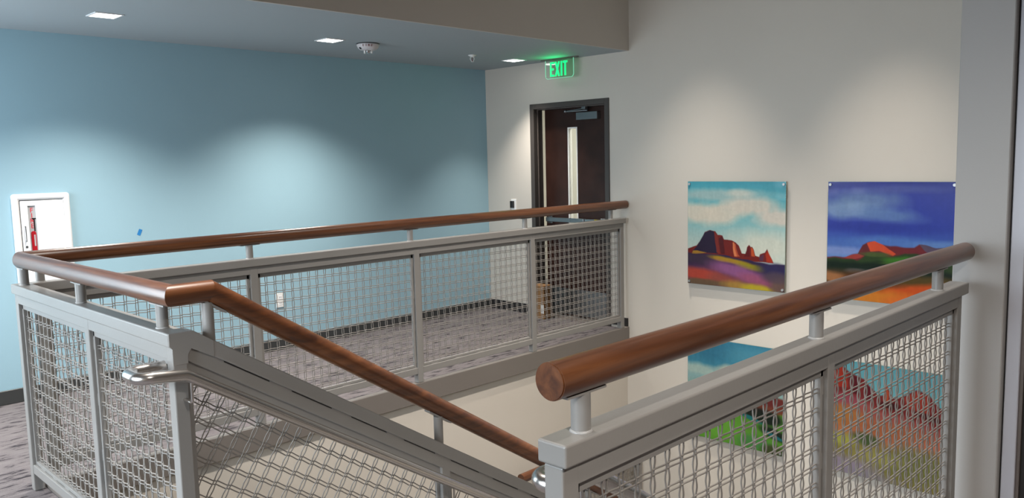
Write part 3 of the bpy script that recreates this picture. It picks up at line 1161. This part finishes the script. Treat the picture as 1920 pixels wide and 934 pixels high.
m.box(dx0 - 0.004, dx1 - 0.02, yc - 0.005, yc - 0.001, dz0 + 0.01, dz1 + 0.003)
m.build('shadow_joint', 'frame_paint', t)
MB().box(wx0, wx1, yd0 + 0.010, yd0 + 0.013, wz0, wz1).build('window_pane', 'pale_window', cd)
face = Matrix(((1, 0, 0), (0, 0, -1), (0, 1, 0)))   # text plane facing -y
for i, ch in enumerate('FIRE'):
    text_obj('letter', ch, 0.047, 'red_letters', (1.692, yd0 + 0.0095, 1.352 - i * 0.037), face, cd, 0.0006)
m = MB()
m.box(1.639, 1.644, yd0 - 0.018, yd0 - 0.014, 1.135, 1.245)
m.box(1.639, 1.644, yd0 - 0.014, yd0 - 0.0002, 1.135, 1.143)
m.box(1.639, 1.644, yd0 - 0.014, yd0 - 0.0002, 1.237, 1.245)
m.build('pull_handle', 'satin_steel', cd)
m = MB()
m.tube([(1.642, yd0 - 0.0002, 1.098), (1.642, yd0 - 0.006, 1.098)], 0.008, 16)
m.build('lock', 'satin_steel', cd)
# the red extinguisher shows in the window slot
ex = thing('fire_extinguisher', 'red fire extinguisher showing through the slot of the white cabinet', 'fire extinguisher', (1.692, yd0 + 0.009, 0.935))
m = MB()
m.prism(rr2(1.678, 1.710, 0.935, 1.205, 0.014), 'y', yd0 + 0.0065, yd0 + 0.0097)
m.build('cylinder', 'red_paint', ex)
MB().box(1.695, 1.704, yd0 + 0.0055, yd0 + 0.0065, 1.10, 1.18).build('paper_label', 'pale_window', ex)
MB().box(1.690, 1.716, yd0 + 0.0066, yd0 + 0.0095, 1.290, 1.298).build('valve_lever', 'black_plastic', ex)
MB().box(1.700, 1.708, yd0 + 0.0068, yd0 + 0.0097, 1.205, 1.290).build('valve', 'black_plastic', ex)

# blue masking tape
tp = MB()
Mt = Matrix.Translation((2.427, YB - 0.001, 1.139)) @ Matrix.Rotation(R(24), 4, 'Y')
tp.box(-0.013, 0.013, -0.0005, 0.0005, -0.024, 0.024, m=Mt)
tag(tp.build('tape_piece', 'blue_tape'), 'small scrap of blue masking tape stuck on the blue wall', 'tape')

# wall outlet
t = thing('wall_outlet', 'white duplex wall outlet low on the blue wall behind the far mesh', 'outlet', (3.587, YB, 0.443))
op = MB().box(3.549, 3.625, YB - 0.007, YB - 0.0003, 0.380, 0.506, 0.002).build('cover_plate', 'white_plastic', t)
for z in (0.417, 0.469):
    s = MB().box(3.570, 3.604, YB - 0.0095, YB - 0.0071, z - 0.017, z + 0.017, 0.002).build('socket', 'white_enamel', t)
    q = MB()
    q.box(3.579, 3.582, YB - 0.0100, YB - 0.0094, z - 0.004, z + 0.008)
    q.box(3.592, 3.595, YB - 0.0100, YB - 0.0094, z - 0.004, z + 0.008)
    q.build('slot', 'black_plastic', s)

# card reader
t = thing('card_reader', 'white wall plate with black card reader left of the dark door', 'card reader', (XW, 6.045, 1.15))
MB().box(XW - 0.008, XW - 0.0003, 6.010, 6.085, 1.085, 1.215, 0.002).build('wall_plate', 'white_plastic', t)
MB().box(XW - 0.030, XW - 0.0082, 6.036, 6.083, 1.122, 1.196, 0.004, 2).build('reader', 'black_plastic', t)

# cardboard box by the door
t = thing('cardboard_box', 'brown cardboard box with white label on the carpet at the foot of the door', 'box', (6.09, 5.6, 0))
bx_ = MB().box(6.02, 6.15, 5.50, 5.665, 0.001, 0.345, 0.003).build('carton', 'cardboard', t)
MB().box(6.0185, 6.0196, 5.505, 5.545, 0.06, 0.15).build('paper_label', 'white_plastic', bx_)
m = MB()
m.box(6.019, 6.151, 5.499, 5.666, 0.300, 0.304)
m.build('carton_flap', 'cardboard', bx_)

# ------------------------------------------------------------------ paintings (printed panels on stand-offs)
def value_noise(u, v, s, seed):
    rs = np.random.RandomState(seed)
    g = rs.rand(64, 64)
    x, y = (u * s) % 63, (v * s) % 63
    i, j = x.astype(int), y.astype(int)
    fx, fy = x - i, y - j
    fx, fy = fx * fx * (3 - 2 * fx), fy * fy * (3 - 2 * fy)
    return (g[i, j] * (1 - fx) * (1 - fy) + g[i + 1, j] * fx * (1 - fy) + g[i, j + 1] * (1 - fx) * fy + g[i + 1, j + 1] * fx * fy)


class Paint:
    def __init__(self, n, seed):
        a = np.linspace(0, 1, n)
        self.u, self.v = np.meshgrid(a, a, indexing='xy')
        self.n = n
        self.seed = seed
        self.c = np.zeros((n, n, 3))
        self.wu = self.u + 0.02 * (value_noise(self.u, self.v, 14, seed) - 0.5)
        self.wv = self.v + 0.02 * (value_noise(self.u, self.v, 14, seed + 1) - 0.5)

    def grad(self, stops):
        vs = [s[0] for s in stops]
        for k in range(3):
            self.c[..., k] = np.interp(self.v, vs, [s[1][k] for s in stops])

    def mix(self, a, col):
        a = np.clip(a, 0, 1)[..., None]
        self.c = self.c * (1 - a) + np.array(col, float) * a

    def blob(self, u, v, ru, rv, col, amt=1.0, soft=0.5, tilt=0.0):
        w = 0.10 * (value_noise(self.u, self.v, 9, self.seed + int(u * 97 + v * 31)) - 0.5) + 0.05 * (value_noise(self.u, self.v, 22, self.seed + 5) - 0.5)
        du, dv = self.u - u, self.v - v - tilt * (self.u - u)
        d = np.sqrt((du / ru) ** 2 + (dv / rv) ** 2) + w * 3
        self.mix(amt * np.clip((1.0 + soft / 2 - d) / soft, 0, 1), col)

    def poly(self, pts, col, amt=1.0, warp=1.0):
        x = self.u + warp * (self.wu - self.u) * 0.6
        y = self.v + warp * (self.wv - self.v) * 0.6
        ins = np.zeros(x.shape, bool)
        n = len(pts)
        for i in range(n):
            x0, y0 = pts[i]
            x1, y1 = pts[(i + 1) % n]
            if y0 == y1:
                continue
            c = ((y0 > y) != (y1 > y)) & (x < (x1 - x0) * (y - y0) / (y1 - y0) + x0)
            ins ^= c
        self.mix(ins * amt, col)

    def band(self, top, col, amt=1.0, soft=0.012):
        """everything below the curve top = [(u, v), ...]"""
        t = np.interp(self.wu, [q[0] for q in top], [q[1] for q in top])
        self.mix(amt * (self.wv - t) / soft, col)

    def grain(self, amt):
        g = value_noise(self.u, self.v, 60, self.seed + 9) - 0.5
        h = value_noise(self.u * 3.1, self.v * 0.8, 18, self.seed + 10) - 0.5
        self.c *= (1 + amt * (g + h))[..., None]

    def linear(self):
        x = np.clip(self.c / 255.0, 0, 1)
        x = x * 0.86
        return np.where(x <= 0.04045, x / 12.92, ((x + 0.055) / 1.055) ** 2.4)


def paint_butte(P):
    P.grad([(0, (70, 165, 185)), (0.15, (95, 182, 195)), (0.35, (135, 196, 200)), (0.55, (180, 205, 200)), (0.8, (215, 220, 205))])
    P.blob(0.35, 0.13, 0.45, 0.055, (190, 205, 200), 0.75, 0.9)
    P.blob(0.55, 0.11, 0.14, 0.035, (222, 222, 208), 0.8, 0.9)
    P.blob(0.10, 0.30, 0.24, 0.09, (228, 218, 200), 0.95, 0.7)
    P.blob(0.42, 0.29, 0.25, 0.10, (228, 218, 200), 0.95, 0.7, -0.2)
    P.blob(0.65, 0.22, 0.26, 0.075, (226, 216, 200), 0.95, 0.7)
    P.blob(0.90, 0.33, 0.20, 0.075, (230, 214, 198), 0.9, 0.7)
    P.blob(0.80, 0.58, 0.35, 0.12, (222, 222, 205), 0.8, 1.0)
    P.band([(0, 0.66), (0.2, 0.66), (0.5, 0.70), (0.85, 0.745), (1, 0.745)], (52, 40, 72))
    P.poly([(0, .655), (.03, .645), (.10, .62), (.145, .56), (.185, .485), (.245, .462), (.30, .468), (.325, .508), (.375, .515), (.395, .55), (.47, .555), (.51, .575), (.545, .60), (.575, .67), (.615, .67), (.625, .60), (.645, .578), (.665, .60), (.678, .595), (.695, .62), (.71, .68), (.75, .69), (.76, .665), (.81, .645), (.83, .608), (.842, .645), (.89, .74), (.7, .735), (.4, .70), (0, .70)], (118, 38, 34))
    P.poly([(.10, .63), (.185, .49), (.245, .465), (.285, .47), (.30, .56), (.33, .69), (.05, .68)], (46, 36, 58))
    P.poly([(.29, .47), (.325, .51), (.34, .60), (.35, .69), (.315, .68), (.30, .56)], (128, 48, 42))
    P.poly([(.34, .54), (.375, .52), (.39, .56), (.40, .69), (.36, .69)], (84, 30, 34))
    P.poly([(.475, .575), (.51, .59), (.54, .68), (.56, .70), (.52, .70)], (190, 84, 56))
    P.poly([(.48, .58), (.49, .57), (.53, .70), (.50, .70)], (226, 130, 84))
    P.poly([(.665, .60), (.69, .62), (.705, .69), (.67, .69)], (196, 84, 48))
    P.poly([(.75, .69), (.80, .66), (.79, .73), (.75, .725)], (92, 50, 70))
    P.poly([(.815, .66), (.835, .62), (.885, .74), (.82, .735)], (170, 52, 32))
    P.poly([(.60, .70), (.63, .60), (.65, .59), (.655, .70)], (98, 30, 34))
    P.poly([(.045, .70), (.06, .672), (.11, .668), (.21, .685), (.13, .70)], (166, 122, 48))
    P.band([(0, 0.78), (0.3, 0.74), (0.6, 0.79), (1, 0.86)], (112, 66, 92), 0.9, 0.08)
    P.blob(0.12, 0.75, 0.22, 0.05, (66, 52, 70), 0.9, 0.7)
    P.blob(0.45, 0.745, 0.20, 0.025, (178, 140, 44), 0.95, 0.6, 0.12)
    P.blob(0.66, 0.79, 0.13, 0.03, (150, 142, 34), 0.9, 0.7, 0.12)
    P.blob(0.90, 0.80, 0.16, 0.06, (48, 44, 84), 0.9, 0.7)
    P.blob(0.52, 0.84, 0.24, 0.06, (150, 92, 142), 0.9, 0.8, 0.18)
    P.blob(0.72, 0.91, 0.16, 0.05, (158, 84, 112), 0.8, 0.8, 0.18)
    P.blob(0.10, 0.90, 0.24, 0.06, (182, 72, 56), 0.95, 0.7, 0.08)
    P.blob(0.38, 0.93, 0.16, 0.05, (150, 76, 66), 0.9, 0.7, 0.1)
    P.blob(0.18, 0.975, 0.28, 0.035, (104, 86, 62), 0.9, 0.6)
    P.blob(0.55, 0.985, 0.16, 0.05, (170, 134, 62), 0.9, 0.7, 0.1)
    P.blob(0.75, 1.0, 0.18, 0.05, (186, 168, 44), 0.95, 0.6, 0.1)
    P.blob(0.96, 0.95, 0.10, 0.09, (104, 82, 72), 0.9, 0.7)
    P.blob(0.92, 0.87, 0.12, 0.05, (84, 70, 82), 0.8, 0.7)


def paint_mesa(P):
    P.grad([(0, (56, 66, 150)), (0.12, (58, 72, 168)), (0.35, (52, 70, 172)), (0.5, (66, 98, 182)), (0.62, (104, 140, 200))])
    P.blob(0.30, 0.16, 0.28, 0.08, (112, 140, 184), 0.85, 0.9)
    P.blob(0.15, 0.24, 0.25, 0.075, (128, 158, 196), 0.85, 0.9)
    P.blob(0.48, 0.27, 0.24, 0.06, (104, 136, 190), 0.85, 0.9, 0.1)
    P.blob(0.60, 0.06, 0.3, 0.03, (96, 106, 172), 0.6, 1.0)
    P.blob(0.35, 0.38, 0.45, 0.045, (44, 58, 156), 0.7, 0.9)
    P.blob(0.50, 0.50, 0.42, 0.05, (84, 124, 196), 0.85, 0.8)
    P.blob(0.95, 0.505, 0.25, 0.035, (104, 142, 202), 0.8, 0.8)
    P.blob(0.10, 0.585, 0.25, 0.035, (132, 152, 210), 0.8, 0.8)
    P.band([(0, .632), (.06, .64), (.16, .635), (.27, .59), (.30, .52), (.34, .505), (.40, .49), (.46, .51), (.6, .525), (.70, .525), (.74, .498), (.86, .515), (1, .52)], (112, 40, 46))
    P.poly([(.74, .50), (.86, .515), (1, .52), (1, .58), (.85, .59), (.78, .55)], (92, 76, 96))
    P.poly([(.26, .60), (.30, .525), (.335, .51), (.36, .52), (.34, .58), (.30, .62)], (102, 40, 44))
    P.poly([(.335, .512), (.40, .492), (.46, .515), (.53, .56), (.56, .585), (.54, .60), (.45, .575), (.36, .575)], (214, 80, 48))
    P.poly([(.14, .645), (.27, .60), (.31, .615), (.22, .66)], (160, 62, 56))
    P.band([(0, .645), (.15, .65), (.25, .655), (.34, .585), (.52, .60), (.64, .575), (.8, .58), (1, .59)], (44, 66, 34))
    P.blob(0.70, 0.64, 0.22, 0.035, (62, 122, 36), 0.95, 0.6)
    P.blob(0.90, 0.60, 0.14, 0.025, (66, 130, 36), 0.9, 0.6)
    P.blob(0.66, 0.672, 0.20, 0.012, (120, 170, 50), 0.85, 0.6)
    P.blob(0.40, 0.60, 0.12, 0.02, (76, 92, 46), 0.9, 0.6)
    P.band([(0, .655), (.2, .66), (.35, .652), (.52, .65), (.6, .69), (.8, .69), (1, .70)], (20, 36, 26), 0.95, 0.03)
    P.band([(0, .72), (.2, .71), (.4, .74), (.6, .73), (1, .74)], (70, 56, 36), 0.95, 0.05)
    P.blob(0.27, 0.75, 0.10, 0.02, (110, 104, 104), 0.6, 0.8)
    P.blob(0.10, 0.83, 0.20, 0.05, (164, 110, 70), 0.95, 0.7, 0.2)
    P.blob(0.45, 0.80, 0.25, 0.05, (92, 52, 26), 0.9, 0.8)
    P.blob(0.75, 0.80, 0.3, 0.05, (86, 70, 34), 0.9, 0.8)
    P.band([(0, .90), (.2, .89), (.5, .86), (1, .80)], (122, 94, 34), 0.9, 0.06)
    P.blob(0.80, 0.90, 0.42, 0.08, (206, 82, 34), 0.97, 0.5, -0.1)
    P.blob(0.40, 1.0, 0.34, 0.10, (206, 124, 44), 0.97, 0.6)
    P.blob(0.75, 0.98, 0.25, 0.06, (222, 104, 44), 0.9, 0.8)


def paint_valley(P):
    P.grad([(0, (58, 128, 156)), (0.25, (64, 136, 160)), (0.4, (140, 178, 178)), (0.6, (120, 150, 120))])
    P.blob(0.25, 0.10, 0.2, 0.12, (44, 104, 134), 0.5, 1.0)
    P.blob(0.12, 0.32, 0.22, 0.06, (172, 194, 184), 0.9, 0.8)
    P.blob(0.45, 0.28, 0.12, 0.05, (196, 196, 176), 0.85, 0.8)
    P.blob(0.75, 0.12, 0.3, 0.08, (84, 150, 170), 0.6, 1.0)
    P.band([(0, .50), (.3, .46), (.6, .50), (1, .45)], (112, 58, 44))
    P.blob(0.6, 0.52, 0.2, 0.05, (186, 88, 40), 0.9, 0.6)
    P.blob(0.85, 0.50, 0.2, 0.05, (100, 40, 40), 0.9, 0.6)
    P.band([(0, .62), (.4, .60), (.7, .62), (1, .60)], (84, 140, 48), 1, 0.03)
    P.blob(0.55, 0.585, 0.1, 0.03, (190, 84, 46), 0.95, 0.6)
    P.blob(0.30, 0.86, 0.32, 0.14, (104, 166, 58), 0.9, 0.8)
    P.blob(0.80, 0.66, 0.22, 0.07, (22, 30, 28), 0.95, 0.5, 0.1)
    P.blob(0.90, 0.80, 0.14, 0.05, (20, 28, 28), 0.9, 0.6, 0.2)
    P.blob(0.68, 0.70, 0.12, 0.02, (30, 110, 112), 0.95, 0.5, 0.25)
    P.blob(0.90, 0.82, 0.10, 0.018, (32, 104, 112), 0.95, 0.5, 0.3)
    P.blob(0.70, 0.93, 0.16, 0.06, (70, 130, 70), 0.9, 0.8)
    P.blob(0.92, 0.97, 0.12, 0.06, (60, 66, 40), 0.9, 0.6)


def paint_canyon(P):
    P.grad([(0, (92, 152, 164)), (0.3, (104, 164, 170)), (1, (130, 150, 120))])
    P.band([(0, .05), (.06, .02), (.14, .04), (.22, .10), (.34, .14), (.40, .20), (.46, .26), (.50, .24), (.52, .14), (.545, .20), (.58, .26), (.66, .22), (.76, .15), (.86, .18), (.92, .27), (1, .30)], (112, 40, 40), 1, 0.015)
    P.poly([(0, .06), (.06, .03), (.14, .05), (.20, .12), (.20, .24), (0, .26)], (150, 46, 34))
    P.poly([(.22, .12), (.30, .14), (.30, .28), (.24, .28)], (84, 26, 34))
    P.poly([(.34, .16), (.40, .22), (.42, .32), (.36, .32)], (90, 28, 36))
    P.poly([(.50, .25), (.52, .15), (.54, .22), (.54, .36), (.50, .36)], (166, 72, 48))
    P.poly([(.66, .24), (.76, .17), (.84, .20), (.86, .34), (.70, .36)], (146, 54, 44))
    P.band([(0, .34), (.3, .30), (.5, .36), (.75, .40), (1, .44)], (150, 78, 72), 0.95, 0.05)
    P.blob(0.15, 0.34, 0.2, 0.05, (146, 70, 84), 0.8, 0.8)
    P.blob(0.55, 0.33, 0.08, 0.03, (54, 24, 26), 0.9, 0.6)
    P.blob(0.85, 0.37, 0.14, 0.025, (70, 34, 36), 0.9, 0.6, 0.2)
    P.band([(0, .42), (.4, .44), (1, .50)], (184, 108, 84), 0.9, 0.10)
    P.blob(0.12, 0.50, 0.2, 0.10, (166, 110, 54), 0.9, 0.8)
    P.blob(0.55, 0.55, 0.3, 0.08, (158, 92, 58), 0.8, 0.9)
    P.band([(0, .62), (.3, .60), (.6, .64), (1, .62)], (128, 118, 66), 0.9, 0.12)
    P.blob(0.35, 0.66, 0.12, 0.05, (60, 84, 48), 0.9, 0.7)
    P.blob(0.10, 0.70, 0.18, 0.06, (158, 160, 72), 0.9, 0.8)
    P.blob(0.75, 0.80, 0.30, 0.14, (110, 112, 62), 0.9, 0.8)
    P.blob(0.45, 0.80, 0.2, 0.06, (156, 150, 84), 0.8, 0.9)
    P.blob(0.10, 0.94, 0.34, 0.10, (142, 130, 152), 0.9, 0.7)
    P.blob(0.40, 0.98, 0.2, 0.05, (134, 128, 140), 0.8, 0.8)


def painting(name, label, y_left, y_right, z1, fn, seed, N=230):
    z0 = z1 - 0.899
    t = thing(name, label, 'painting', (XW - 0.03, (y_left + y_right) / 2, z0), 'square landscape prints on the stairwell wall')
    P = Paint(N * 3, seed)
    fn(P)
    P.grain(0.035)
    col = P.linear().reshape(N, 3, N, 3, 3).mean((1, 3))
    uu, vv = np.meshgrid(np.linspace(0, 1, N), np.linspace(0, 1, N), indexing='xy')
    u, v = uu.ravel(), vv.ravel()
    e = 0.001
    yy = y_left - e + (y_right - y_left + 2 * e) * u
    zz = z1 - e + (z0 - z1 + 2 * e) * v
    verts = np.stack([np.full_like(yy, XW - 0.0300), yy, zz], 1)
    i = np.arange(N - 1)
    a = (i[:, None] * N + i[None, :]).ravel()
    faces = np.stack([a, a + N, a + N + 1, a + 1], 1)
    o = mesh_np('print', verts, faces, 'painted_print', t, smooth=False)
    at = o.data.color_attributes.new('print', 'FLOAT_COLOR', 'POINT')
    at.data.foreach_set('color', np.concatenate([col.reshape(-1, 3), np.ones((N * N, 1))], 1).astype(np.float32).ravel())
    MB().box(XW - 0.0297, XW - 0.024, y_right, y_left, z0, z1).build('acrylic_panel', 'acrylic_edge', t)
    for yy_ in (y_left - 0.018, y_right + 0.018):
        for zz_ in (z0 + 0.022, z1 - 0.022):
            s = MB()
            s.tube([(XW - 0.0235, yy_, zz_), (XW - 0.0003, yy_, zz_)], 0.008, 14)
            s.tube([(XW - 0.040, yy_, zz_), (XW - 0.0303, yy_, zz_)], 0.0105, 18)
            s.build('standoff', 'standoff_metal', t)
    return t


painting('painting', 'square print of red buttes under a teal cloudy sky, upper left of the four', 3.884, 2.978, 1.4075, paint_butte, 3)
painting('painting', 'square print of red mesa and green hills under deep blue sky', 2.637, 1.731, 1.4075, paint_mesa, 11)
painting('painting', 'square print with teal sky and bright green ground below the red buttes print', 3.884, 2.978, 0.0344, paint_valley, 23)
painting('painting', 'square print of dark red cliffs over olive ground, behind the near mesh at right', 2.637, 1.731, 0.0344, paint_canyon, 37)
